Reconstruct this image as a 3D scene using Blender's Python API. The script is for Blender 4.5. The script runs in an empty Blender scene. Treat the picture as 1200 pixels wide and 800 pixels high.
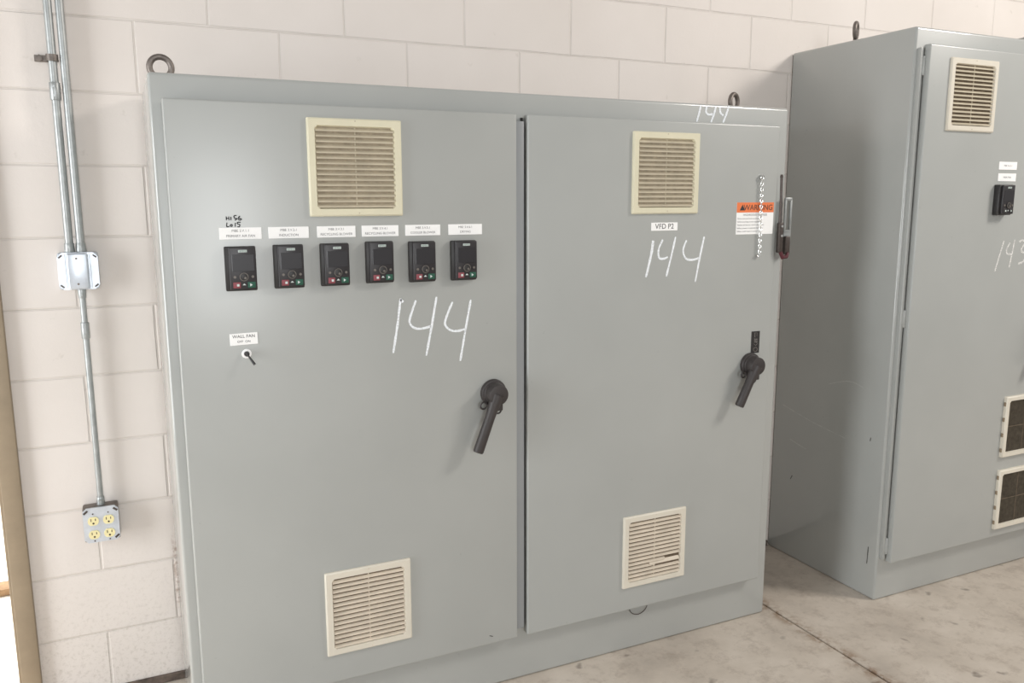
import bpy, bmesh, math, random
from mathutils import Vector, Matrix
random.seed(7)
scene = bpy.context.scene
col = scene.collection

def lin(c):
    c /= 255.0
    return c/12.92 if c <= .04045 else ((c+.055)/1.055)**2.4
def rgb(r, g, b): return (lin(r), lin(g), lin(b), 1)

# ---------------------------------------------------------------- materials
def new_mat(name):
    m = bpy.data.materials.new(name); m.use_nodes = True
    nt = m.node_tree
    return m, nt, nt.nodes['Principled BSDF']
def N(nt, kind, **kw):
    n = nt.nodes.new(kind)
    for k, v in kw.items():
        if k.startswith('i_'): n.inputs[k[2:].replace('_', ' ')].default_value = v
        else: setattr(n, k, v)
    return n
def coords(nt, scale=None):
    tc = N(nt, 'ShaderNodeTexCoord')
    return tc.outputs['Object']
def ramp(nt, src, stops):
    r = N(nt, 'ShaderNodeValToRGB')
    el = r.color_ramp.elements
    while len(el) < len(stops): el.new(.5)
    for e, (p, c) in zip(el, stops):
        e.position = p; e.color = c if len(c) == 4 else (*c, 1)
    nt.links.new(src, r.inputs[0])
    return r.outputs[0]
def noise(nt, vec, scale, detail=4, rough=.6):
    n = N(nt, 'ShaderNodeTexNoise'); n.inputs['Scale'].default_value = scale
    n.inputs['Detail'].default_value = detail; n.inputs['Roughness'].default_value = rough
    nt.links.new(vec, n.inputs['Vector'])
    return n.outputs['Fac']
def math_(nt, op, a, b=None, c=None, clamp=False):
    n = N(nt, 'ShaderNodeMath', operation=op, use_clamp=clamp)
    for i, v in enumerate((a, b, c)):
        if v is None: continue
        if isinstance(v, (int, float)): n.inputs[i].default_value = v
        else: nt.links.new(v, n.inputs[i])
    return n.outputs[0]
def mix(nt, fac, a, b, blend='MIX'):
    n = N(nt, 'ShaderNodeMix', data_type='RGBA', blend_type=blend)
    for i, v in ((0, fac), (6, a), (7, b)):
        if isinstance(v, (int, float)): n.inputs[i].default_value = v
        elif isinstance(v, tuple): n.inputs[i].default_value = v
        else: nt.links.new(v, n.inputs[i])
    return n.outputs[2]
def bump(nt, bsdf, h, strength, dist):
    b = N(nt, 'ShaderNodeBump'); b.inputs['Strength'].default_value = strength
    b.inputs['Distance'].default_value = dist
    nt.links.new(h, b.inputs['Height']); nt.links.new(b.outputs[0], bsdf.inputs['Normal'])
    return b

def plain(name, color, rough=.5, metal=0, spec=.5, var=.06, scale=30, bmp=.0):
    m, nt, b = new_mat(name)
    v = coords(nt)
    n = noise(nt, v, scale)
    dark = tuple(x*(1-var*2) for x in color[:3]) + (1,)
    lite = tuple(min(1, x*(1+var*2)) for x in color[:3]) + (1,)
    nt.links.new(ramp(nt, n, [(.25, dark), (.75, lite)]), b.inputs['Base Color'])
    b.inputs['Roughness'].default_value = rough
    b.inputs['Metallic'].default_value = metal
    b.inputs['Specular IOR Level'].default_value = spec
    if bmp: bump(nt, b, noise(nt, v, 400, 2), bmp, .001)
    return m

def paint_metal(name, color, coat=0.0, coat_rough=.12):
    m, nt, b = new_mat(name)
    v = coords(nt)
    big = noise(nt, v, 2.2, 3)
    d = tuple(x*.965 for x in color[:3]) + (1,); l = tuple(x*1.035 for x in color[:3]) + (1,)
    base = ramp(nt, big, [(.3, d), (.7, l)])
    # faint scuffs running sideways
    mp = N(nt, 'ShaderNodeMapping'); mp.inputs['Scale'].default_value = (3, 3, 60)
    mp.inputs['Rotation'].default_value = (0, .12, 0)
    nt.links.new(v, mp.inputs['Vector'])
    sc = noise(nt, mp.outputs[0], 2.0, 5, .7)
    sf = ramp(nt, sc, [(.66, (0, 0, 0)), (.80, (1, 1, 1))])
    c2 = mix(nt, math_(nt, 'MULTIPLY', sf, .08), base, tuple(min(1, x*1.4) for x in color[:3]) + (1,))
    # tiny dark specks
    sp = noise(nt, v, 55, 2, .5)
    spf = ramp(nt, sp, [(.74, (0, 0, 0)), (.78, (1, 1, 1))])
    c3 = mix(nt, math_(nt, 'MULTIPLY', spf, .25), c2, tuple(x*.6 for x in color[:3]) + (1,))
    nt.links.new(c3, b.inputs['Base Color'])
    nt.links.new(math_(nt, 'MULTIPLY_ADD', big, .06, .28), b.inputs['Roughness'])
    b.inputs['Specular IOR Level'].default_value = .5
    b.inputs['Coat Weight'].default_value = coat; b.inputs['Coat Roughness'].default_value = coat_rough
    bump(nt, b, noise(nt, v, 140, 1), .04, .0006)
    return m

CH, BL, ZJ, XH = .2032, .4064, 2.0374, -.0081
def wall_material():
    m, nt, b = new_mat('painted_block')
    v = coords(nt)
    sx = N(nt, 'ShaderNodeSeparateXYZ'); nt.links.new(v, sx.inputs[0])
    wob = noise(nt, v, 3, 2)
    cx = N(nt, 'ShaderNodeCombineXYZ')
    w1 = math_(nt, 'MULTIPLY_ADD', wob, .006, -.003)
    nt.links.new(math_(nt, 'ADD', math_(nt, 'ADD', sx.outputs[0], -XH + 40*BL), w1), cx.inputs[0])
    nt.links.new(math_(nt, 'ADD', math_(nt, 'ADD', sx.outputs[2], -ZJ + 20*CH - CH*10), w1), cx.inputs[1])
    def brick(ms, sm):
        br = N(nt, 'ShaderNodeTexBrick', offset=.5, offset_frequency=2, squash=1, squash_frequency=2)
        br.inputs['Scale'].default_value = 1; br.inputs['Mortar Size'].default_value = ms
        br.inputs['Mortar Smooth'].default_value = sm
        br.inputs['Brick Width'].default_value = BL; br.inputs['Row Height'].default_value = CH
        nt.links.new(cx.outputs[0], br.inputs['Vector'])
        return br
    br = brick(.0048, .6)
    thin = brick(.0016, .2)
    joint = br.outputs['Fac']
    # base paint with mild mottling
    n1 = noise(nt, v, 1.3, 4)
    base = ramp(nt, n1, [(.3, rgb(218, 210, 203)), (.7, rgb(227, 219, 213))])
    # grime low on the wall: scuffs and speckles with their own shapes
    low = N(nt, 'ShaderNodeMapRange'); low.inputs['From Min'].default_value = .55; low.inputs['From Max'].default_value = .02
    nt.links.new(sx.outputs[2], low.inputs['Value'])
    g = noise(nt, v, 75, 6, .75)
    gf = ramp(nt, g, [(.50, (0, 0, 0)), (.72, (1, 1, 1))])
    c = mix(nt, math_(nt, 'MULTIPLY', math_(nt, 'MULTIPLY', gf, low.outputs[0]), .5), base, rgb(150, 138, 122))
    g2 = noise(nt, v, 16, 3, .6)
    gf2 = ramp(nt, g2, [(.68, (0, 0, 0)), (.74, (1, 1, 1))])
    c = mix(nt, math_(nt, 'MULTIPLY', gf2, .22), c, rgb(165, 155, 140))
    # dust caught in thin joint line
    jn = ramp(nt, noise(nt, v, 5, 3), [(.35, (.15, .15, .15)), (.65, (1, 1, 1))])
    c = mix(nt, math_(nt, 'MULTIPLY', math_(nt, 'MULTIPLY', thin.outputs['Fac'], jn), .42), c, rgb(140, 128, 112))
    # rust stain down one head joint, low beside the wide cabinet
    rx = ramp(nt, math_(nt, 'ABSOLUTE', math_(nt, 'SUBTRACT', sx.outputs[0], .002)), [(.006, (1, 1, 1)), (.016, (0, 0, 0))])
    rz = ramp(nt, math_(nt, 'ABSOLUTE', math_(nt, 'SUBTRACT', sx.outputs[2], .37)), [(.09, (1, 1, 1)), (.13, (0, 0, 0))])
    rn = ramp(nt, noise(nt, v, 60, 4, .7), [(.46, (0, 0, 0)), (.62, (1, 1, 1))])
    c = mix(nt, math_(nt, 'MULTIPLY', math_(nt, 'MULTIPLY', rx, rz), math_(nt, 'MULTIPLY', rn, .7)), c, rgb(138, 104, 84))
    nt.links.new(c, b.inputs['Base Color'])
    b.inputs['Roughness'].default_value = .55
    b.inputs['Specular IOR Level'].default_value = .35
    h = math_(nt, 'MULTIPLY', joint, -1)
    fine = math_(nt, 'MULTIPLY', noise(nt, v, 70, 5, .7), .22)
    bump(nt, b, math_(nt, 'ADD', h, fine), .55, .004)
    return m

def floor_material():
    m, nt, b = new_mat('worn_concrete')
    v = coords(nt)
    n1 = noise(nt, v, 2.2, 8, .65)
    base = ramp(nt, n1, [(.28, rgb(172, 162, 151)), (.5, rgb(199, 188, 175)), (.72, rgb(218, 208, 196))])
    n2 = noise(nt, v, 13, 8, .78)
    f2 = ramp(nt, n2, [(.50, (0, 0, 0)), (.66, (1, 1, 1))])
    c = mix(nt, math_(nt, 'MULTIPLY', f2, .45), base, rgb(146, 130, 118))
    # small dark stains
    vo = N(nt, 'ShaderNodeTexVoronoi'); vo.inputs['Scale'].default_value = 7; vo.inputs['Randomness'].default_value = 1
    dist = N(nt, 'ShaderNodeVectorMath', operation='ADD')
    nz = N(nt, 'ShaderNodeTexNoise'); nz.inputs['Scale'].default_value = 22; nt.links.new(v, nz.inputs['Vector'])
    sc = N(nt, 'ShaderNodeVectorMath', operation='SCALE'); sc.inputs['Scale'].default_value = .06
    nt.links.new(nz.outputs['Color'], sc.inputs[0]); nt.links.new(v, dist.inputs[0]); nt.links.new(sc.outputs[0], dist.inputs[1])
    nt.links.new(dist.outputs[0], vo.inputs['Vector'])
    sf = ramp(nt, vo.outputs['Distance'], [(.06, (1, 1, 1)), (.13, (0, 0, 0))])
    c = mix(nt, math_(nt, 'MULTIPLY', sf, .55), c, rgb(98, 88, 80))
    # rusty debris along the saw joint
    sx = N(nt, 'ShaderNodeSeparateXYZ'); nt.links.new(v, sx.inputs[0])
    dx = math_(nt, 'ABSOLUTE', math_(nt, 'SUBTRACT', sx.outputs[0], 2.044))
    jf = ramp(nt, dx, [(.0, (1, 1, 1)), (.055, (0, 0, 0))])
    dn = ramp(nt, noise(nt, v, 14, 5, .7), [(.45, (0, 0, 0)), (.58, (1, 1, 1))])
    c = mix(nt, math_(nt, 'MULTIPLY', math_(nt, 'MULTIPLY', jf, dn), .8), c, rgb(128, 96, 66))
    nt.links.new(c, b.inputs['Base Color'])
    nt.links.new(math_(nt, 'MULTIPLY_ADD', n2, .3, .45), b.inputs['Roughness'])
    b.inputs['Specular IOR Level'].default_value = .35
    bump(nt, b, noise(nt, v, 90, 6, .7), .25, .002)
    return m

def chalk_material(name, color, cover):
    m, nt, b = new_mat(name)
    v = coords(nt)
    b.inputs['Base Color'].default_value = color; b.inputs['Roughness'].default_value = .95
    b.inputs['Specular IOR Level'].default_value = .1
    n = noise(nt, v, 420, 3, .7)
    a = ramp(nt, n, [(cover-.12, (0, 0, 0)), (cover+.08, (1, 1, 1))])
    nt.links.new(a, b.inputs['Alpha'])
    return m

M = {}
M['wall'] = wall_material()
M['floor'] = floor_material()
M['grey'] = paint_metal('grey_enamel', rgb(171, 173, 170), .25, .2)
M['grey_body'] = paint_metal('grey_enamel_body', rgb(171, 173, 170), .8, .07)
M['post'] = paint_metal('grey_enamel_post', rgb(150, 153, 155))
M['gasket'] = plain('black_gasket', rgb(48, 47, 45), .8)
M['cream'] = plain('cream_plastic', rgb(222, 216, 190), .5, var=.02, scale=12)
M['beige'] = plain('pale_beige_plastic', rgb(220, 213, 198), .5, var=.02, scale=12)
M['slat'] = plain('dusty_slat_plastic', rgb(196, 186, 164), .6, var=.06, scale=18)
M['slat_clean'] = plain('slat_plastic', rgb(216, 204, 186), .55, var=.05, scale=18)
M['filter'] = plain('filter_mat', rgb(112, 98, 82), .95, var=.15, scale=60)
M['filter_dust'] = plain('dusty_filter_mat', rgb(172, 160, 140), .95, var=.1, scale=60)
M['filter_dark'] = plain('dark_filter_mat', rgb(92, 84, 72), .95, var=.15, scale=60)
M['black'] = plain('black_plastic', rgb(44, 42, 42), .45, var=.05)
M['fascia'] = plain('fascia_plastic', rgb(46, 43, 45), .38, var=.05)
M['screen'] = plain('display_glass', rgb(42, 40, 43), .34, var=.03)
M['handle'] = plain('handle_plastic', rgb(58, 53, 52), .5, var=.06, bmp=.15)
M['red'] = plain('red_button', rgb(138, 68, 76), .5, var=.04)
M['green'] = plain('green_button', rgb(36, 88, 70), .5, var=.04)
M['silver'] = plain('light_print', rgb(205, 215, 212), .5, var=.02)
M['knobgrey'] = plain('grey_dial', rgb(112, 106, 100), .4, var=.05)
M['white'] = plain('white_label', rgb(253, 253, 252), .5, var=.01)
M['ink'] = plain('label_ink', rgb(120, 120, 122), .7, var=.02)
M['inkdark'] = plain('dark_ink', rgb(50, 50, 52), .7, var=.02)
M['orange'] = plain('warning_orange', rgb(238, 128, 76), .5, var=.02)
M['galv'] = plain('galvanised_steel', rgb(168, 171, 170), .42, metal=.6, var=.08, scale=40)
M['galvbox'] = plain('galvanised_box_steel', rgb(206, 212, 220), .36, metal=.6, var=.07, scale=25)
M['dullsteel'] = plain('dull_steel', rgb(122, 114, 108), .5, metal=.7, var=.15, scale=50)
M['zinc'] = plain('bright_zinc', rgb(225, 225, 222), .22, metal=.9, var=.05, scale=60)
M['darksteel'] = plain('dark_steel', rgb(82, 74, 70), .45, metal=.5, var=.12, scale=60)
M['redtip'] = plain('red_vinyl', rgb(86, 36, 44), .5, var=.05)
M['ivory'] = plain('ivory_plastic', rgb(236, 224, 172), .45, var=.02)
M['hole'] = plain('slot_dark', rgb(60, 48, 38), .8)
M['jamb'] = plain('tan_frame_enamel', rgb(148, 132, 110), .5, var=.05, scale=14)
M['base'] = plain('grimy_base', rgb(96, 84, 76), .9, var=.3, scale=35, bmp=.4)
M['kerb'] = plain('weathered_kerb', rgb(150, 122, 92), .9, var=.15, scale=30)
M['yard'] = plain('pale_yard_concrete', rgb(225, 221, 212), .9, var=.03, scale=4)
M['chalk'] = chalk_material('chalk', rgb(246, 250, 254), .38)
M['chalk_thin'] = chalk_material('chalk_thin', rgb(240, 239, 236), .47)
M['marker'] = chalk_material('marker_ink', rgb(45, 45, 47), .36)
M['scratch'] = chalk_material('pale_scratch', rgb(226, 228, 224), .50)
M['scuff'] = chalk_material('scuff_mark', rgb(84, 84, 80), .46)

# ---------------------------------------------------------------- mesh helpers
class MB:
    def __init__(s): s.bm = bmesh.new()
    def _bevel(s, geom_verts, w, seg):
        es = list({e for v in geom_verts for e in v.link_edges})
        bmesh.ops.bevel(s.bm, geom=es, offset=w, segments=seg, affect='EDGES', profile=.5, clamp_overlap=True)
    def box(s, x0, x1, y0, y1, z0, z1, bev=0, seg=2, rot=None, pivot=None):
        mat = Matrix.Translation(((x0+x1)/2, (y0+y1)/2, (z0+z1)/2)) @ Matrix.Diagonal((abs(x1-x0), abs(y1-y0), abs(z1-z0), 1))
        if rot is not None:
            pv = Vector(pivot if pivot else ((x0+x1)/2, (y0+y1)/2, (z0+z1)/2))
            mat = Matrix.Translation(pv) @ rot @ Matrix.Translation(-pv) @ mat
        r = bmesh.ops.create_cube(s.bm, size=1, matrix=mat)
        if bev: s._bevel(r['verts'], bev, seg)
        return s
    def cyl(s, p0, p1, r0, r1=None, n=24, bev=0):
        p0, p1 = Vector(p0), Vector(p1); d = p1-p0
        mat = Matrix.Translation((p0+p1)/2) @ d.to_track_quat('Z', 'Y').to_matrix().to_4x4()
        r = bmesh.ops.create_cone(s.bm, cap_ends=True, segments=n, radius1=r0, radius2=r0 if r1 is None else r1, depth=d.length, matrix=mat)
        if bev:
            caps = [e for e in {e for v in r['verts'] for e in v.link_edges} if any(len(f.verts) > 4 for f in e.link_faces)]
            bmesh.ops.bevel(s.bm, geom=caps, offset=bev, segments=2, affect='EDGES', profile=.5)
        return s
    def tube(s, pts, r, n=10, closed=False):
        pts = [Vector(p) for p in pts]; rings = []
        L = len(pts); up = None
        for i, p in enumerate(pts):
            if closed: t = pts[(i+1) % L]-pts[i-1]
            else: t = pts[min(i+1, L-1)]-pts[max(i-1, 0)]
            t.normalize()
            if up is None:
                up = Vector((0, 0, 1)) if abs(t.z) < .9 else Vector((0, 1, 0))
            a = t.cross(up).normalized(); b_ = a.cross(t).normalized(); up = b_
            rr = r[i] if isinstance(r, (list, tuple)) else r
            rings.append([s.bm.verts.new(p+(a*math.cos(q)+b_*math.sin(q))*rr) for q in [2*math.pi*k/n for k in range(n)]])
        m = L if closed else L-1
        for i in range(m):
            A, B = rings[i], rings[(i+1) % L]
            for k in range(n): s.bm.faces.new((A[k], A[(k+1) % n], B[(k+1) % n], B[k]))
        if not closed:
            s.bm.faces.new(rings[0][::-1]); s.bm.faces.new(rings[-1])
        return s
    def prism(s, prof, y0, y1):           # profile of (x, z), pulled from y0 to y1
        a = [s.bm.verts.new((x, y0, z)) for x, z in prof]; b_ = [s.bm.verts.new((x, y1, z)) for x, z in prof]
        n = len(prof)
        s.bm.faces.new(a); s.bm.faces.new(b_[::-1])
        for i in range(n): s.bm.faces.new((a[i], b_[i], b_[(i+1) % n], a[(i+1) % n]))
        return s
    def slot_prism(s, prof, x0, x1):      # profile of (y, z), pulled along x
        a = [s.bm.verts.new((x0, y, z)) for y, z in prof]; b_ = [s.bm.verts.new((x1, y, z)) for y, z in prof]
        n = len(prof)
        s.bm.faces.new(a); s.bm.faces.new(b_[::-1])
        for i in range(n): s.bm.faces.new((a[i], b_[i], b_[(i+1) % n], a[(i+1) % n]))
        return s
    def frame(s, x0, x1, z0, z1, w, yb, yf, bev=.002):   # square picture-frame ring with a chamfered outline
        def loop(d, y, c):
            X0, X1, Z0, Z1 = x0+d, x1-d, z0+d, z1-d
            pts = [(X0+c, Z0), (X1-c, Z0), (X1, Z0+c), (X1, Z1-c), (X1-c, Z1), (X0+c, Z1), (X0, Z1-c), (X0, Z0+c)]
            return [s.bm.verts.new((x, y, z)) for x, z in pts]
        loops = [loop(0, yb, .002), loop(0, yf+.004, .002), loop(.0035, yf, .002), loop(w, yf, .007), loop(w+.003, yf+.008, .007), loop(w+.003, yb, .007)]
        for A, B in zip(loops, loops[1:]+loops[:1]):
            for i in range(8): s.bm.faces.new((A[i], B[i], B[(i+1) % 8], A[(i+1) % 8]))
        return s
    def done(s, name, mat, parent=None, smooth=35):
        bmesh.ops.remove_doubles(s.bm, verts=s.bm.verts, dist=1e-6)
        bmesh.ops.recalc_face_normals(s.bm, faces=s.bm.faces)
        me = bpy.data.meshes.new(name); s.bm.to_mesh(me); s.bm.free()
        for p in me.polygons: p.use_smooth = True
        me.set_sharp_from_angle(angle=math.radians(smooth))
        return link(name, me, mat, parent)

def link(name, me, mat, parent):
    o = bpy.data.objects.new(name, me); col.objects.link(o)
    if mat is not None:
        me.materials.clear(); me.materials.append(mat)
    if parent is not None:
        o.parent = parent
        if parent.type == 'EMPTY': o.location = -parent.location
    return o
def thing(name, loc, label, cat, group=None):
    o = bpy.data.objects.new(name, None); col.objects.link(o); o.location = loc
    o.empty_display_size = .1
    o['label'] = label; o['category'] = cat
    if group: o['group'] = group
    return o
def tag(o, label, cat, group=None):
    o['label'] = label; o['category'] = cat
    if group: o['group'] = group
    return o
def structure(o): o['kind'] = 'structure'; return o

def text_mesh(s, size, x, z, y, mat, parent, name='lettering', align='CENTER', rot=0, sx=1.0):
    cu = bpy.data.curves.new('lettering_curve', 'FONT'); cu.body = s; cu.size = size
    cu.align_x = align; cu.align_y = 'CENTER'
    tmp = bpy.data.objects.new('lettering_source', cu); col.objects.link(tmp)
    bpy.context.view_layer.update()
    me = bpy.data.meshes.new_from_object(tmp.evaluated_get(bpy.context.evaluated_depsgraph_get()))
    bpy.data.objects.remove(tmp); bpy.data.curves.remove(cu)
    me.transform(Matrix.Translation((x, y, z)) @ Matrix.Rotation(math.pi/2, 4, 'X') @ Matrix.Rotation(rot, 4, 'Z') @ Matrix.Diagonal((sx, 1, 1, 1)))
    me.name = name
    return link(name, me, mat, parent)

def catmull(p, n=8):
    if len(p) < 3:
        return [tuple(a+(b-a)*i/n for a, b in zip(p[0], p[1])) for i in range(n+1)]
    q = [p[0]]+list(p)+[p[-1]]; out = []
    for i in range(1, len(q)-2):
        for k in range(n):
            t = k/n
            out.append(tuple(.5*((2*q[i][j])+(-q[i-1][j]+q[i+1][j])*t+(2*q[i-1][j]-5*q[i][j]+4*q[i+1][j]-q[i+2][j])*t*t+(-q[i-1][j]+3*q[i][j]-3*q[i+1][j]+q[i+2][j])*t**3) for j in (0, 1)))
    out.append(p[-1])
    return out
def strokes(name, lines, y, width, mat, parent):
    b = MB()
    for ln in lines:
        w = width
        if isinstance(ln, dict): w = ln['w']; ln = ln['p']
        pts = catmull(ln)
        L = []; R = []
        for i, p in enumerate(pts):
            a = pts[max(i-1, 0)]; c = pts[min(i+1, len(pts)-1)]
            d = Vector((c[0]-a[0], c[1]-a[1])).normalized()
            ww = w*1.12*(.5+random.uniform(-.09, .09))*(0.65 if i in (0, len(pts)-1) else 1)
            L.append(b.bm.verts.new((p[0]-d.y*ww, y, p[1]+d.x*ww)))
            R.append(b.bm.verts.new((p[0]+d.y*ww, y, p[1]-d.x*ww)))
        for i in range(len(pts)-1): b.bm.faces.new((L[i], R[i], R[i+1], L[i+1]))
    return b.done(name, mat, parent)

# ---------------------------------------------------------------- setting
w = MB()
w.box(-.405, 7.5, 0, .20, 0, 3.4)
w.box(-1.42, -.405, 0, .20, 2.16, 3.4)
w.box(-4.2, -1.42, 0, .20, 0, 3.4)
structure(w.done('wall_back', M['wall']))
f = MB()
f.box(-4.2, 2.040, -6.5, .20, -.12, 0, .002, 1)
f.box(2.0482, 7.5, -6.5, .20, -.12, 0, .002, 1)
f.box(2.03, 2.06, -6.5, .20, -.12, -.012)
structure(f.done('floor', M['floor']))
b = MB(); b.box(-.395, 2.44, -.012, 0, 0, .026, .003, 1)
structure(b.done('baseboard_back', M['base']))
# steel door frame of the opening at the left
b = MB()
b.box(-.450, -.400, -.022, .20, 0, 2.16, .003)
b.box(-.462, -.450, .02, .12, 0, 2.11, .002)
b.box(-1.425, -1.375, -.022, .20, 0, 2.16, .003)
b.box(-1.375, -1.363, .02, .12, 0, 2.11, .002)
b.box(-1.375, -.450, -.022, .20, 2.11, 2.16, .003)
structure(b.done('door_1', M['jamb']))
b = MB(); b.box(-9, 4, .20, 12, -.12, 0)
structure(b.done('ground', M['yard']))
b = MB(); b.box(-4, .8, .90, .99, 0, .030, .008)
tag(b.done('kerb', M['kerb']), 'weathered tan kerb on the bright ground outside the doorway', 'kerb')

# ---------------------------------------------------------------- cabinet pieces
W1, H1, D1 = 1.9990, 1.8338, .4757
F1 = -D1-.035
X2, H2, D2 = 2.4460, 2.1168, .5893
F2 = -D2-.035

def eye_bolt(x, y, ztop, turn, parent, R=.0270, r=.0080):
    b = MB()
    b.cyl((x, y, ztop), (x, y, ztop+.006), .018, n=6)
    b.cyl((x, y, ztop), (x, y, ztop+.018), .009, n=12)
    zc = ztop+.044
    pts = [(x+R*math.cos(a)*math.cos(turn), y+R*math.cos(a)*math.sin(turn), zc+R*math.sin(a)) for a in [2*math.pi*k/36 for k in range(36)]]
    b.tube(pts, r, 10, True)
    return b.done('eye_bolt', M['dullsteel'], parent)

def door(x0, x1, z0, z1, yf, ybody, parent, label=None):
    b = MB()
    b.box(x0, x1, yf, ybody-.007, z0, z1, .0050, 4)
    o = b.done('door', M['grey'], parent)
    g = MB(); g.frame(x0+.012, x1-.012, z0+.012, z1-.012, .012, ybody, ybody-.0075)
    g.done('gasket', M['gasket'], o)
    if label: o['label'] = label
    return o

def louvre_vent(x0, z0, yface, parent, fm, sm, fp='filter', broken=False, label=None, n=15, size=.25):
    x1, z1 = x0+size, z0+size
    b = MB(); b.frame(x0, x1, z0, z1, .019, yface+.001, yface-.009)
    o = b.done('vent_grille', fm, parent)
    if label: o['label'] = label
    xi0, xi1, zi0, zi1 = x0+.021, x1-.021, z0+.021, z1-.021
    pitch = (zi1-zi0)/n
    b = MB(); b.box(xi0-.003, xi1+.003, yface-.0014, yface-.0006, zi0-.003, zi1+.003)
    b.done('filter_pad', M[fp], o)
    b = MB()
    for k in range(n):
        zc = zi1-pitch*(k+.5)
        xa, xb = xi0, xi1
        tilt = 0
        if broken and k == 10: xb = xi0+(xi1-xi0)*.70
        if broken and k == 11: tilt = .005
        prof = [(yface-.0012, zc+pitch*.16), (yface-.0085, zc-pitch*.16), (yface-.0088, zc-pitch*.24), (yface-.0085, zc-pitch*.40), (yface-.0070, zc-pitch*.40), (yface-.0012, zc-pitch*.14)]
        if tilt:
            h = (xi0+xi1)/2
            b.slot_prism(prof, xa, h)
            prof2 = [(y-.001, z+(.007 if z > zc else .004)) for y, z in prof]
            b.slot_prism(prof2, h-.02, xb-.004)
        else: b.slot_prism(prof, xa, xb)
    b.box((xi0+xi1)/2-.0015, (xi0+xi1)/2+.0015, yface-.0035, yface-.001, zi0, zi1)
    b.done('louvre_slats', sm, o)
    for dx, z in ((0, z1-.006), (.004, z0+.008)):
        b = MB(); b.cyl(((x0+x1)/2+dx, yface-.0088, z), ((x0+x1)/2+dx, yface-.0096, z), .002, n=10)
        b.done('clip', sm, o)
    return o

def filter_vent(x0, z0, yface, parent, size=.25):
    x1, z1 = x0+size, z0+size
    b = MB(); b.frame(x0, x1, z0, z1, .017, yface+.001, yface-.014)
    o = b.done('vent_grille', M['beige'], parent)
    o['label'] = 'square cream vent frame holding a dark filter mat'
    b = MB(); b.box(x0+.018, x1-.018, yface-.004, yface-.001, z0+.018, z1-.018)
    for k in range(38):
        x = x0+.022+k*(size-.044)/37
        b.box(x-.0011, x+.0011, yface-.0058, yface-.0035, z0+.019, z1-.019)
    b.done('filter_pad', M['filter_dark'], o)
    b = MB()
    for t in (.5,):
        b.box(x0+.018, x1-.018, yface-.0070, yface-.0055, z0+size*t-.001, z0+size*t+.001)
        b.box(x0+size*t-.001, x0+size*t+.001, yface-.0070, yface-.0055, z0+.018, z1-.018)
    b.done('support_rib', M['filter'], o)
    for k in range(4):
        z = z0+.03+k*(size-.06)/3
        b = MB(); b.box(x0-.0025, x0+.001, yface-.010, yface-.001, z-.008, z+.008, .001, 1)
        b.done('side_clip', M['jamb'], o)
    return o

def keypad(x0, z0, yface, parent, deep=.012, wd=.076, ht=.112, dim=False):
    x1, z1 = x0+wd, z0+ht
    yb = yface-deep; yf = yb-.009
    b = MB(); b.box(x0, x1, yb, yface, z0, z1, .003, 2)
    o = b.done('keypad', M['black'], parent)
    b = MB(); b.box(x0+.009, x1-.0015, yf, yb+.001, z0+.004, z1-.0015, .003, 3)
    b.done('fascia', M['fascia'], o)
    xc = (x0+.009+x1)/2
    b = MB(); b.box(x0+.016, x1-.007, yf-.0012, yf+.0002, z0+.050, z1-.020, .0005, 1)
    b.done('display', M['screen'], o)
    b = MB(); b.box(xc-.0105, xc+.0105, yf-.0009, yf, z1-.0145, z1-.0085, .0003, 1)
    lg = b.done('maker_plate', M['silver'], o)
    text_mesh('SIEMENS', .0052, xc, z1-.0116, yf-.0011, M['green'], o, 'maker_lettering')
    # dial, side keys
    zc = z0+.036
    b = MB(); b.cyl((xc, yf, zc), (xc, yf-.0035, zc), .0105, .0095, 24, .0008)
    b.done('dial', M['black'], o)
    pts = [(xc+.0098*math.cos(a), yf-.0034, zc+.0098*math.sin(a)) for a in [2*math.pi*k/24 for k in range(24)]]
    b = MB(); b.tube(pts, .0009, 6, True); b.cyl((xc+.003, yf-.003, zc-.003), (xc+.003, yf-.0048, zc-.003), .003, n=12)
    b.done('dial_ring', M['knobgrey'], o)
    for s in (-1, 1):
        b = MB(); b.cyl((xc+s*.0215, yf, zc), (xc+s*.0215, yf-.0015, zc), .0034, n=14)
        b.done('key', M['knobgrey'], o)
    b = MB(); b.box(x0+.016, x0+.034, yf-.0018, yf, z0+.008, z0+.023, .001, 2); b.done('stop_button', M['black' if dim else 'red'], o)
    b = MB(); b.box(x1-.025, x1-.006, yf-.0018, yf, z0+.008, z0+.023, .001, 2); b.done('start_button', M['black' if dim else 'green'], o)
    b = MB(); b.box(x0+.0245, x0+.0305, yf-.0024, yf-.0016, z0+.0125, z0+.0185)
    b.prism([(xc-.0045, z0+.015), (xc+.0045, z0+.015), (xc, z0+.0195)], yf-.0012, yf)
    a = x1-.0165
    b.prism([(a-.003, z0+.0115), (a+.003, z0+.0155), (a-.003, z0+.0195)], yf-.0025, yf-.0016)
    b.done('key_symbol', M['silver'], o)
    return o

def name_label(x0, x1, z0, z1, yface, lines, parent, size=.0085, turn=0, ink='ink'):
    b = MB(); b.box(x0, x1, yface-.0012, yface, z0, z1, .0004, 1,
                    rot=Matrix.Rotation(turn, 4, 'Y') if turn else None)
    o = b.done('name_label', M['white'], parent)
    n = len(lines); h = z1-z0
    for i, (s, k) in enumerate(lines):
        z = z1-h*(i+.5)/n - (0 if n == 1 else (.5-i)*h*.06)
        text_mesh(s, size*k, (x0+x1)/2, z, yface-.0014, M[ink], o, 'lettering')
    return o

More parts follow.
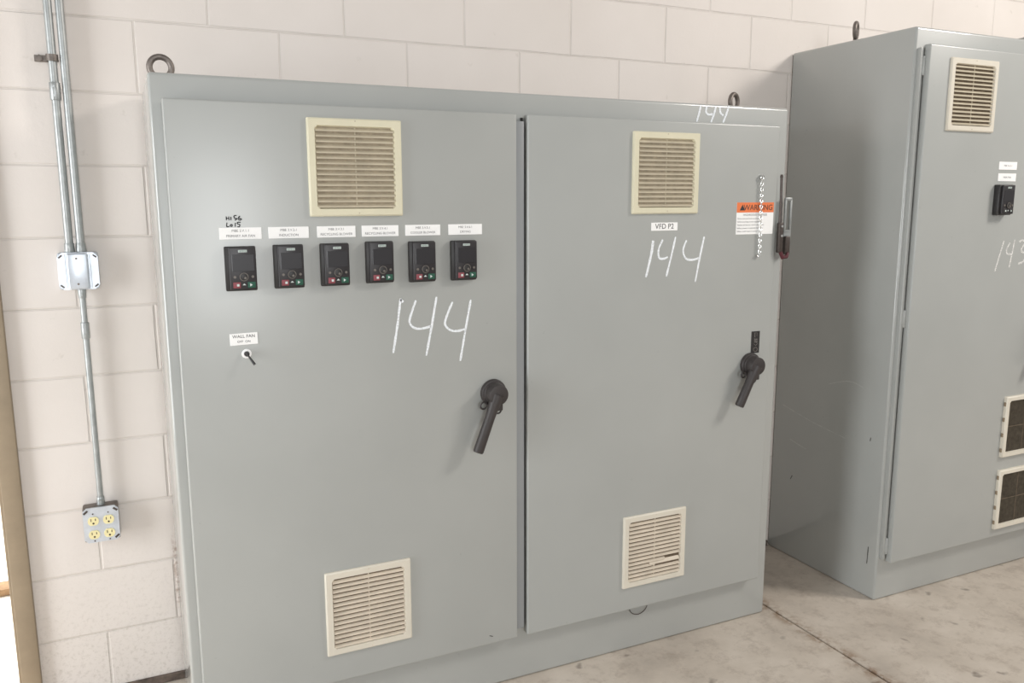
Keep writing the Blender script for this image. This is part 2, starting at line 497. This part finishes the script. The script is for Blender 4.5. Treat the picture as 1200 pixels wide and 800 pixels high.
def rotary_handle(xb, zb, yface, end, parent):
    """round base on the door, hub in front of it, round grip hanging down to the left"""
    b = MB()
    b.cyl((xb, yface, zb), (xb, yface-.014, zb), .041, .039, 40, .003)
    b.cyl((xb, yface-.014, zb), (xb, yface-.020, zb), .035, .033, 40, .002)
    o = b.done('rotary_handle', M['handle'], parent)
    o['label'] = 'black rotary handle pointing down to the left'
    yh = yface-.036
    b = MB(); b.cyl((xb, yface-.018, zb), (xb, yh-.012, zb), .0325, .0300, 36, .003)
    b.done('hub', M['handle'], o)
    d = Vector((end[0]-xb, 0, end[1]-zb)); L = d.length; d.normalize()
    side = Vector((-d.z, 0, d.x))
    b = MB()
    pts = [Vector((xb, yh, zb))+d*t for t in (.0, .03, .05, .07, L-.004, L)]
    b.tube(pts, [.020, .0185, .0158, .0150, .0158, .0140], 18)
    b.done('grip', M['handle'], o)
    b = MB()
    for s in (-1, 1):
        c = Vector((xb, yface-.022, zb))+d*.044+side*s*.025
        pts = [c+side*s*.0095*math.cos(a)+d*.0105*math.sin(a) for a in [2*math.pi*k/20 for k in range(20)]]
        b.tube(pts, .0028, 6, True)
    b.box(xb-.018, xb+.018, yface-.034, yface-.020, zb-.050, zb-.020, .002)
    b.done('padlock_lug', M['handle'], o)
    return o

def body(x0, x1, y1, y0, z1, parent, mat, z0=0.0):
    b = MB(); b.box(x0, x1, y0, y1, z0, z1, .009, 4)
    return b.done('body', mat, parent)

# ---------------------------------------------------------------- cabinet one, two doors
c1 = thing('electrical_cabinet', (W1/2, -D1/2, 0), 'wide grey two-door electrical cabinet chalked 144, with a row of six black keypads', 'electrical cabinet', None)
body(0, W1, -.016, -D1, H1, c1, M['grey_body'])
dz0, dz1 = .1645, 1.7712
door(.0269, .9594, dz0, dz1, F1, -D1, c1, 'wide grey door with six keypads along its upper part')
door(.9943, 1.9345, dz0, dz1, F1, -D1, c1, 'wide grey door with the orange-headed warning sticker')
b = MB(); b.box(.9600, .9868, -D1-.027, -D1+.004, .190, 1.752, .0015); b.done('centre_post', M['post'], c1)
b = MB(); b.box(.9868, .9935, -D1-.004, -D1+.004, .176, 1.764); b.done('post_seal', M['gasket'], c1)
eye_bolt(.0435, -.24, H1, 0, c1)
eye_bolt(1.958, -.24, H1, math.radians(22), c1)
louvre_vent(.3640, 1.4885, F1, c1, M['cream'], M['slat'], 'filter_dust')
louvre_vent(1.3510, 1.4860, F1, c1, M['cream'], M['slat'], 'filter_dust')
louvre_vent(.3605, .2520, F1, c1, M['beige'], M['slat_clean'])
louvre_vent(1.3450, .2480, F1, c1, M['beige'], M['slat_clean'], broken=True, label='square cream vent with a broken slat at the right')
texts = [('MBE 3.V.1.1', 'PRIMARY AIR FAN'), ('MBE 3.V.2.1', 'INDUCTION'), ('MBE 3.V.3.1', 'RECYCLING BLOWER'),
         ('MBE 3.V.4.1', 'RECYCLING BLOWER'), ('MBE 3.V.5.1', 'COOLER BLOWER'), ('MBE 3.V.6.1', 'DRYING')]
lx = [.1380, .2570, .3805, .4995, .6205, .7465]
kx = [.1460, .2650, .3845, .5060, .6265, .7500]
kz = [1.3045, 1.3060, 1.3065, 1.3090, 1.3065, 1.3060]
for i in range(6):
    name_label(lx[i], lx[i]+.102, 1.4335, 1.4630, F1, [(texts[i][0], 1), (texts[i][1], 1)], c1, .0088)
    keypad(kx[i], kz[i], F1, c1)
strokes('marker_note', [[(.157, .0), (.157, -.010)], [(.163, .0), (.163, -.010)], [(.157, -.005), (.163, -.005)], [(.168, -.001), (.168, -.010)],
                        [(.182, .002), (.176, .001), (.176, -.004), (.182, -.006), (.177, -.010)], [(.190, .001), (.185, -.006), (.189, -.010), (.193, -.007), (.187, -.005)],
                        [(.158, -.015), (.157, -.025), (.163, -.025)], [(.167, -.020), (.165, -.024), (.169, -.025), (.170, -.021), (.167, -.020)],
                        [(.178, -.016), (.177, -.026)], [(.191, -.015), (.184, -.015), (.183, -.019), (.188, -.021), (.187, -.026), (.182, -.026)]], 0, .0022, M['marker'], c1)
mk = [o for o in c1.children if o.name.startswith('marker_note')][0]
mk.location.y += F1-.0005; mk.location.z += 1.491
name_label(.1478, .2165, 1.1645, 1.1950, F1, [('WALL FAN', 1.0), ('OFF  ON', .72)], c1, .0115, turn=math.radians(-1), ink='inkdark')
# toggle switch
b = MB(); b.cyl((.187, F1, 1.141), (.187, F1-.003, 1.141), .0125, .012, 24, .0008)
ts = b.done('toggle_switch', M['white'], c1)
b = MB(); b.cyl((.187, F1-.003, 1.141), (.187, F1-.012, 1.141), .0072, .0060, 16, .001); b.done('bushing', M['black'], ts)
b = MB(); b.tube([(.187, F1-.010, 1.141), (.193, F1-.018, 1.131), (.2025, F1-.026, 1.1155)], [.0022, .0026, .0036], 10); b.done('lever', M['black'], ts)
rotary_handle(.8790, .9690, F1, (.8150, .8020), c1)
rotary_handle(1.8460, .9700, F1, (1.779, .836), c1)
# black tag above the right handle, with light upright marks
b = MB(); b.box(1.8500, 1.8860, F1-.0014, F1, 1.0075, 1.0835, .0004, 1)
t = b.done('handle_tag', M['black'], c1)
b = MB(); cx_ = 1.8685; yy = F1-.0018
ring = [(cx_+.0085*math.cos(a), yy, 1.0200+.0070*math.sin(a)) for a in [2*math.pi*k/20 for k in range(20)]]
b.tube(ring, .0011, 5, True)
b.tube([(cx_-.008, yy, 1.0400), (cx_, yy, 1.0335), (cx_+.008, yy, 1.0400)], .0012, 5)
for z in (1.0460, 1.0515, 1.0565): b.tube([(cx_-.007, yy, z), (cx_+.007, yy, z-.001)], .0010, 5)
b.tube([(cx_-.005, yy, 1.063), (cx_-.005, yy, 1.078), (cx_+.004, yy, 1.078), (cx_+.004, yy, 1.066)], .0010, 5)
b.done('tag_marks', M['knobgrey'], t)
# chalk numbers
strokes('chalk_number', [[(.6045, 1.2575), (.6016, 1.2542), (.592, 1.190), (.5775, 1.1110)], [(.6035, 1.257), (.611, 1.252)],
        [(.6470, 1.2550), (.6350, 1.2250), (.6270, 1.1960), (.6380, 1.1790), (.6600, 1.1740), (.6900, 1.1790)], [(.7080, 1.2620), (.6920, 1.1800), (.6740, 1.0960)],
        [(.7560, 1.2450), (.7420, 1.2150), (.7320, 1.1830), (.7480, 1.1640), (.7700, 1.1600), (.7920, 1.1640)], [(.8120, 1.2480), (.7960, 1.1700), (.7770, 1.0720)]],
        F1-.0005, .0058, M['chalk'], c1)['label'] = 'large white chalk number 144'
strokes('chalk_number', [{'p': [(1.4350, 1.4030), (1.4290, 1.3600), (1.4110, 1.2880)], 'w': .0085},
        [(1.4720, 1.4050), (1.4570, 1.3750), (1.4590, 1.3490), (1.4740, 1.3440), (1.4930, 1.3490)], [(1.5210, 1.4130), (1.5070, 1.3550), (1.4890, 1.2870)],
        [(1.5640, 1.4010), (1.5520, 1.3700), (1.5620, 1.3440), (1.5860, 1.3370), (1.6160, 1.3420)], [(1.6340, 1.4110), (1.6200, 1.3480), (1.6040, 1.2650)]],
        F1-.0005, .0062, M['chalk'], c1)['label'] = 'white chalk number 144 under the name label'
strokes('chalk_number', [[(1.6290, 1.8280), (1.6240, 1.8040), (1.6150, 1.7760)], [(1.6530, 1.8250), (1.6510, 1.8080), (1.6620, 1.8000), (1.6800, 1.8020)], [(1.6900, 1.8260), (1.6830, 1.8030), (1.6720, 1.7760)],
        [(1.7060, 1.8240), (1.7090, 1.8080), (1.7220, 1.7990)], [(1.7430, 1.8310), (1.7330, 1.8040), (1.7210, 1.7770)]],
        -D1-.0005, .0062, M['chalk'], c1)['label'] = 'small white chalk number 144 on the top rail'
name_label(1.4262, 1.5268, 1.4330, 1.4585, F1, [('VFD P2', 1)], c1, .023, ink='inkdark')
# warning sticker
b = MB(); b.box(1.7630, 1.9200, F1-.0010, F1, 1.4150, 1.5200)
ws = b.done('warning_sticker', M['white'], c1); ws['label'] = 'white sticker with an orange WARNING band'
b = MB(); b.box(1.7630, 1.9200, F1-.0014, F1-.0009, 1.4870, 1.5200); b.done('orange_band', M['orange'], ws)
text_mesh('WARNING', .0255, 1.8530, 1.5025, F1-.0017, M['inkdark'], ws, 'lettering')
b = MB(); b.prism([(1.775, 1.4940), (1.797, 1.4940), (1.786, 1.5130)], F1-.0018, F1-.0012); b.done('hazard_triangle', M['inkdark'], ws)
text_mesh('HAZARDOUS VOLTAGE', .0095, 1.8415, 1.4790, F1-.0014, M['ink'], ws, 'lettering')
for i, s in enumerate(['Disconnect and lock out all power', 'before working on this equipment.', 'Replace all devices, doors, and covers', 'before power is restored. Failure to', 'follow could result in severe injury.']):
    text_mesh(s, .0074, 1.7670, 1.4670-i*.0105, F1-.0014, M['ink'], ws, 'lettering', 'LEFT')
# latch on the right door edge
b = MB()
b.box(1.9860, 2.0180, -D1-.020, -D1-.004, 1.4150, 1.4260, .001, 1)
for xa, xb in ((1.9860, 1.9945), (2.0095, 2.0180)): b.box(xa, xb, -D1-.020, -D1-.012, 1.4200, 1.5300, .002)
b.box(1.9860, 2.0180, -D1-.020, -D1-.012, 1.5240, 1.5360, .003)
b.box(1.9860, 2.0180, -D1-.020, -D1-.012, 1.3900, 1.4240, .003)
b.box(1.9700, 1.9900, -D1-.012, -D1+.02, 1.3980, 1.4200, .002)
lt = b.done('door_latch', M['galv'], c1); lt['label'] = 'slotted steel latch on the right edge of the cabinet'
b = MB(); b.tube([(1.9455, F1-.004, 1.6050), (1.9455, F1-.006, 1.5400), (1.9440, F1-.008, 1.4200)], [.0045, .0045, .0055], 8)
b.cyl((1.9455, F1-.004, 1.602), (1.9455, F1-.004, 1.612), .006, .004, 10); b.done('latch_rod', M['darksteel'], lt)
b = MB(); b.box(1.9370, 1.9560, F1-.016, F1, 1.3500, 1.4520, .004); b.box(1.9860, 2.0080, -D1-.030, -D1-.010, 1.3420, 1.4050, .004)
b.done('latch_lever', M['darksteel'], lt)
for z in (1.4080, 1.4400):
    b = MB(); b.cyl((1.9465, F1-.016, z), (1.9465, F1-.019, z), .0043, n=10); b.done('rivet', M['zinc'], lt)
b = MB(); b.tube([(1.9480, F1-.012, 1.3540), (1.9600, F1-.012, 1.3340), (1.9780, F1-.010, 1.3360), (1.9900, F1-.004, 1.3480)], [.0065, .0075, .0070, .0050], 10)
b.done('lever_tip', M['redtip'], lt)
# wire ring hanging under the right door
pts = [(1.430+.037*math.cos(a), -D1-.010, .160+.034*math.sin(a)) for a in [math.pi+math.pi*k/16 for k in range(17)]]
b = MB(); b.tube(pts, .0016, 6); b.done('wire_ring', M['darksteel'], c1)
# scuffs on the doors
for ln in ([(.862, .195), (.874, .190)], [(.566, .310), (.569, .309)]): strokes('scuff_mark', [ln], F1-.0004, .003, M['scuff'], c1)

# chain hung on the right door
root = thing('zinc_chain', (1.8605, F1-.010, 1.345), 'bright zinc chain hanging in front of the orange-headed warning sticker', 'chain')
b = MB()
zt = 1.603; n = 27; step = (zt-1.350)/n; yc = F1-.0075
for k in range(n):
    zc = zt-step*(k+.5); x = 1.8590+.0028*k/n
    pts = []
    for a in [2*math.pi*j/14 for j in range(14)]:
        u, v_ = .0040*math.cos(a), .0068*math.sin(a)
        if k % 2: pts.append((x+u*.8, yc+u*.55, zc+v_))
        else: pts.append((x-u*.55, yc+u*.8, zc+v_))
    b.tube(pts, .0013, 6, True)
b.done('chain_links', M['zinc'], root)
b = MB(); b.cyl((1.8590, F1, 1.6080), (1.8590, F1-.010, 1.6080), .0040, n=12)
b.tube([(1.8590+.007*math.cos(a), F1-.0085, 1.6020+.008*math.sin(a)) for a in [2*math.pi*k/18 for k in range(18)]], .0018, 6, True)
b.done('top_hook', M['zinc'], root)
b = MB(); b.tube([(1.8620, yc, 1.3520), (1.8600, yc-.001, 1.3440), (1.8540, yc-.001, 1.3410), (1.8500, yc, 1.3450)], .0022, 8)
b.cyl((1.862, yc, 1.350), (1.862, yc, 1.340), .0042, n=10)
b.done('end_hook', M['zinc'], root)

# ---------------------------------------------------------------- cabinet two, taller, chalked 143
c2x1 = 3.375
c2 = thing('electrical_cabinet', ((X2+c2x1)/2, -D2/2, 0), 'tall grey electrical cabinet chalked 143, its left side bare, right of the wide one', 'electrical cabinet')
body(X2, c2x1, -.002, -D2, H2, c2, M['grey_body'])
door(2.4790, 3.3450, .1600, 2.0560, F2, -D2, c2)
b = MB(); b.box(2.4580, 2.4725, -D2-.016, -D2+.003, .172, 2.045, .003); b.done('rain_channel', M['grey'], c2)
for z in (1.985, 1.10, .225):
    b = MB(); b.cyl((2.4760, -D2-.014, z-.032), (2.4760, -D2-.014, z+.032), .006, n=14, bev=.001)
    b.box(2.4670, 2.4900, -D2-.018, -D2, z-.026, z+.026, .002); b.done('hinge', M['grey'], c2)
eye_bolt(X2+.052, -.275, H2, math.radians(34), c2)
louvre_vent(2.5830, 1.7680, F2, c2, M['beige'], M['slat'])
filter_vent(3.0560, .5030, F2, c2)
filter_vent(3.0560, .1980, F2, c2)
name_label(2.8910, 2.9930, 1.6370, 1.6660, F2, [('MBE 3.A.1.1', 1)], c2, .0095)
name_label(2.8910, 2.9930, 1.5945, 1.6235, F2, [('MAIN FAN', 1)], c2, .0095)
keypad(2.8750, 1.4700, F2, c2, deep=.024, dim=True)
strokes('chalk_number', [[(2.9600, 1.3720), (2.9420, 1.3180), (2.9230, 1.2560)], [(2.9960, 1.3640), (2.9800, 1.3380), (2.9860, 1.3230), (3.0100, 1.3200)], [(3.0230, 1.3760), (3.0150, 1.3280), (3.0050, 1.2700)],
        [(3.0480, 1.3650), (3.0680, 1.3720), (3.0850, 1.3610), (3.0660, 1.3340), (3.0950, 1.3160), (3.0850, 1.2900), (3.0560, 1.2820)]],
        F2-.0005, .0062, M['chalk_thin'], c2)['label'] = 'white chalk number 143'
rotary_handle(3.2350, .9900, F2, (3.180, .870), c2)
def side_strokes(lines, x, width, parent, mat='scuff'):
    o = strokes('scuff_mark', lines, 0, width, M[mat], parent)
    o.data.transform(Matrix(((0, 1, 0, x), (1, 0, 0, 0), (0, 0, 1, 0), (0, 0, 0, 1))))
    o.data.flip_normals()
    return o
for ln in ([(-.545, .135), (-.547, .205)], [(-.120, .345), (-.130, .365)], [(-.520, .62), (-.522, .635)]): side_strokes([ln], X2-.0005, .004, c2)

for ln in ([(-.05, .66), (-.22, .625), (-.40, .60)], [(-.30, .80), (-.40, .83), (-.47, .82)], [(-.10, .52), (-.20, .50)]):
    side_strokes([ln], X2-.0005, .0022, c2, 'scratch')['label'] = 'pale scratch'
# ---------------------------------------------------------------- cabinet three, only its upper side shows
c3 = thing('electrical_cabinet', (3.86, -.31, 0), 'taller grey cabinet at the right edge, a sliver above the cabinet chalked 143', 'electrical cabinet')
body(3.41, 4.32, -.002, -.62, 2.2000, c3, M['grey'])
door(3.44, 4.29, .16, 2.14, -.655, -.62, c3)
eye_bolt(3.46, -.3, 2.2, .5, c3); eye_bolt(4.27, -.3, 2.2, .2, c3)
louvre_vent(3.55, 1.83, -.655, c3, M['cream'], M['slat'])
rotary_handle(4.20, 1.02, -.655, (4.145, .90), c3)

# ---------------------------------------------------------------- conduit run at the left
def conduit(x, z0, z1, r, y, label, couplings=(), ends=(), strap=None):
    t = thing('electrical_conduit', (x, y, z0), label, 'conduit')
    b = MB(); b.cyl((x, y, z0), (x, y, z1), r, n=24); b.done('pipe', M['galv'], t)
    for z in couplings:
        b = MB(); b.cyl((x, y, z-.024), (x, y, z+.024), r+.0030, n=24, bev=.002)
        for dz in (-.012, .012): b.cyl((x-.002, y-r, z+dz), (x-.002, y-r-.0065, z+dz), .0035, n=8)
        b.done('coupling', M['galv'], t)
    for z, up in ends:
        b = MB(); b.cyl((x, y, z), (x, y, z+.026*up), r+.0032, r+.0018, 24, .001)
        b.cyl((x, y, z), (x, y, z+.006*up), r+.0032, n=6)
        b.cyl((x-.002, y-r, z+.016*up), (x-.002, y-r-.0080, z+.016*up), .0040, n=8)
        b.done('connector', M['galv'], t)
    if strap:
        b = MB()
        arc = [(x+(r+.002)*math.cos(a), y+(r+.002)*math.sin(a)) for a in [math.radians(30)-math.radians(240)*k/18 for k in range(19)]]
        outer = [(x+(r+.0045)*math.cos(a), y+(r+.0045)*math.sin(a)) for a in [math.radians(30)-math.radians(240)*k/18 for k in range(19)]]
        n = len(arc)
        lo, hi = strap-.009, strap+.009
        V = [[b.bm.verts.new((p[0], p[1], z)) for p in L] for L in (arc, outer) for z in (lo, hi)]
        for i in range(n-1):
            b.bm.faces.new((V[2][i], V[2][i+1], V[3][i+1], V[3][i])); b.bm.faces.new((V[0][i], V[1][i], V[1][i+1], V[0][i+1]))
            b.bm.faces.new((V[0][i], V[0][i+1], V[2][i+1], V[2][i])); b.bm.faces.new((V[1][i], V[3][i], V[3][i+1], V[1][i+1]))
        b.box(x-r-.034, x-r+.001, -.007, -.003, lo, hi, .001, 1)
        b.cyl((x-r-.021, -.004, strap), (x-r-.021, -.016, strap), .0095, n=6, bev=.001)
        b.done('strap', M['dullsteel'], t)
    return t
cy = -.026
conduit(-.2190, 1.386, 3.30, .0108, cy, 'left of two upright steel conduits, with a wall strap and coupling, above the junction box', (1.828,), ((1.3865, 1),), 1.916)
conduit(-.1900, 1.386, 3.30, .0108, cy, 'right of two upright steel conduits above the junction box', (), ((1.3865, 1),))
conduit(-.1975, .630, 1.281, .0084, cy, 'thin steel conduit between the junction box and the outlet box', (1.160,), ((1.2805, -1), (.6305, 1)))

t = thing('junction_box', (-.2, -.045, 1.281), 'square galvanised junction box with raised blank cover below two conduits', 'junction box')
b = MB(); b.box(-.2520, -.1490, -.042, 0, 1.2810, 1.3860, .006, 2)
bx = b.done('box_body', M['galvbox'], t)
b = MB(); b.prism([(-.252+.012, 1.281), (-.149-.012, 1.281), (-.149, 1.293), (-.149, 1.374), (-.161, 1.386), (-.240, 1.386), (-.252, 1.374), (-.252, 1.293)], -.0445, -.042)
b.box(-.2280, -.1740, -.058, -.044, 1.2820, 1.3850, .005, 3)
for xr in (-.2330, -.1690): b.box(xr-.0015, xr+.0015, -.0465, -.044, 1.2860, 1.3820, .0007, 1)
b.done('cover', M['galvbox'], t)
for z in (1.3700, 1.2980):
    b = MB(); b.cyl((-.203, -.0575, z), (-.203, -.0595, z), .0030, n=10); b.done('cover_screw', M['dullsteel'], t)
b = MB(); b.prism([(-.2085, 1.335-.012), (-.1980, 1.335-.012), (-.1980, 1.335+.012), (-.2085, 1.335+.012)], -.0586, -.0575); b.done('cover_emboss', M['galvbox'], t)
for x, z in ((-.2440, 1.3755), (-.1570, 1.3755), (-.2440, 1.2915), (-.1570, 1.2915)):
    b = MB(); b.box(x-.006, x+.006, -.0462, -.0444, z-.0022, z+.0022, rot=Matrix.Rotation(-.7 if (x < -.2) == (z > 1.33) else .7, 4, 'Y'))
    b.done('corner_screw', M['darksteel'], t)

t = thing('outlet_box', (-.2, -.04, .522), 'square steel box with four ivory sockets low on the block wall', 'outlet')
b = MB(); b.box(-.2480, -.1520, -.044, 0, .5230, .6300, .005, 2); b.done('box_body', M['dullsteel'], t)
b = MB(); b.prism([(-.248+.010, .523), (-.152-.010, .523), (-.152, .533), (-.152, .620), (-.162, .630), (-.238, .630), (-.248, .620), (-.248, .533)], -.050, -.043)
cv = b.done('cover_plate', M['galvbox'], t)
for x in (-.2210, -.1800):
    for z in (.5900, .5480):
        b = MB()
        pr = []
        for k in range(24):
            a = 2*math.pi*k/24
            pr.append((x+.0150*math.cos(a), z+max(-.0130, min(.0130, .0150*math.sin(a)))))
        b.prism(pr, -.0525, -.049)
        s = b.done('socket', M['ivory'], t)
        b = MB()
        b.box(x-.0070, x-.0050, -.0530, -.0520, z+.000, z+.0080); b.box(x+.0050, x+.0070, -.0530, -.0520, z+.001, z+.0075)
        b.cyl((x, -.052, z-.0065), (x, -.0530, z-.0065), .0028, n=12)
        b.done('slots', M['hole'], s)
for x in (-.2210, -.1800):
    for z in (.6120, .5280):
        b = MB(); b.cyl((x, -.050, z), (x, -.0512, z), .0022, n=8); b.done('cover_screw', M['darksteel'], t)
for x, z in ((-.2400, .6190), (-.1600, .6190), (-.1600, .5340)):
    b = MB(); b.box(x-.007, x+.007, -.0518, -.0498, z-.0028, z+.0028, rot=Matrix.Rotation(-.7 if (x < -.2) == (z > .57) else .7, 4, 'Y'))
    b.done('corner_screw', M['darksteel'], t)

# ---------------------------------------------------------------- light
wd = bpy.data.worlds.new('room_light'); scene.world = wd; wd.use_nodes = True
bg = wd.node_tree.nodes['Background']; bg.inputs[0].default_value = (1.0, .98, .955, 1); bg.inputs[1].default_value = .39
def area(name, loc, target, sx, sy, power, color):
    l = bpy.data.lights.new(name, 'AREA'); l.shape = 'RECTANGLE'; l.size = sx; l.size_y = sy; l.energy = power; l.color = color
    o = bpy.data.objects.new(name, l); col.objects.link(o); o.location = loc
    o.rotation_euler = (Vector(target)-Vector(loc)).to_track_quat('-Z', 'Y').to_euler()
    return o
L = Vector((.70, -.47, .54)).normalized()
tg = Vector((1.5, -.45, 1.1))
area('skylight', tg+L*4.9, tg, .9, .9, 108, (1, .945, .88))
area('side_doorway', (-3.0, -1.2, 1.25), (0, -.3, .8), 1.0, 2.3, 92, (.94, .975, 1))
area('rear_fill', (-.25, -8.5, 2.05), (.9, -.5, 1.2), 1.5, 2.6, 168, (.95, .98, 1))  # unseen soft fill, added behind the camera to light fronts and door sheen
area('yard_daylight', (-1.5, 3.4, 4.0), (-1.0, 1.6, 0), 3, 3, 700, (1, .98, .95))

# ---------------------------------------------------------------- camera
cam = bpy.data.cameras.new('camera'); co = bpy.data.objects.new('camera', cam); col.objects.link(co)
cam.sensor_width = 36; cam.lens = 969.43/1200*36; cam.clip_start = .05
co.matrix_world = Matrix.Translation((-.0832, -2.7001, 1.5262)) @ Matrix.Rotation(-.4381, 4, 'Z') @ Matrix.Rotation(math.pi/2-.1679, 4, 'X') @ Matrix.Rotation(-.0028, 4, 'Z')
scene.camera = co
scene.view_settings.view_transform = 'Standard'
scene.view_settings.look = 'None'
scene.view_settings.exposure = 0
scene.view_settings.gamma = 1
scene.view_settings.use_curve_mapping = False
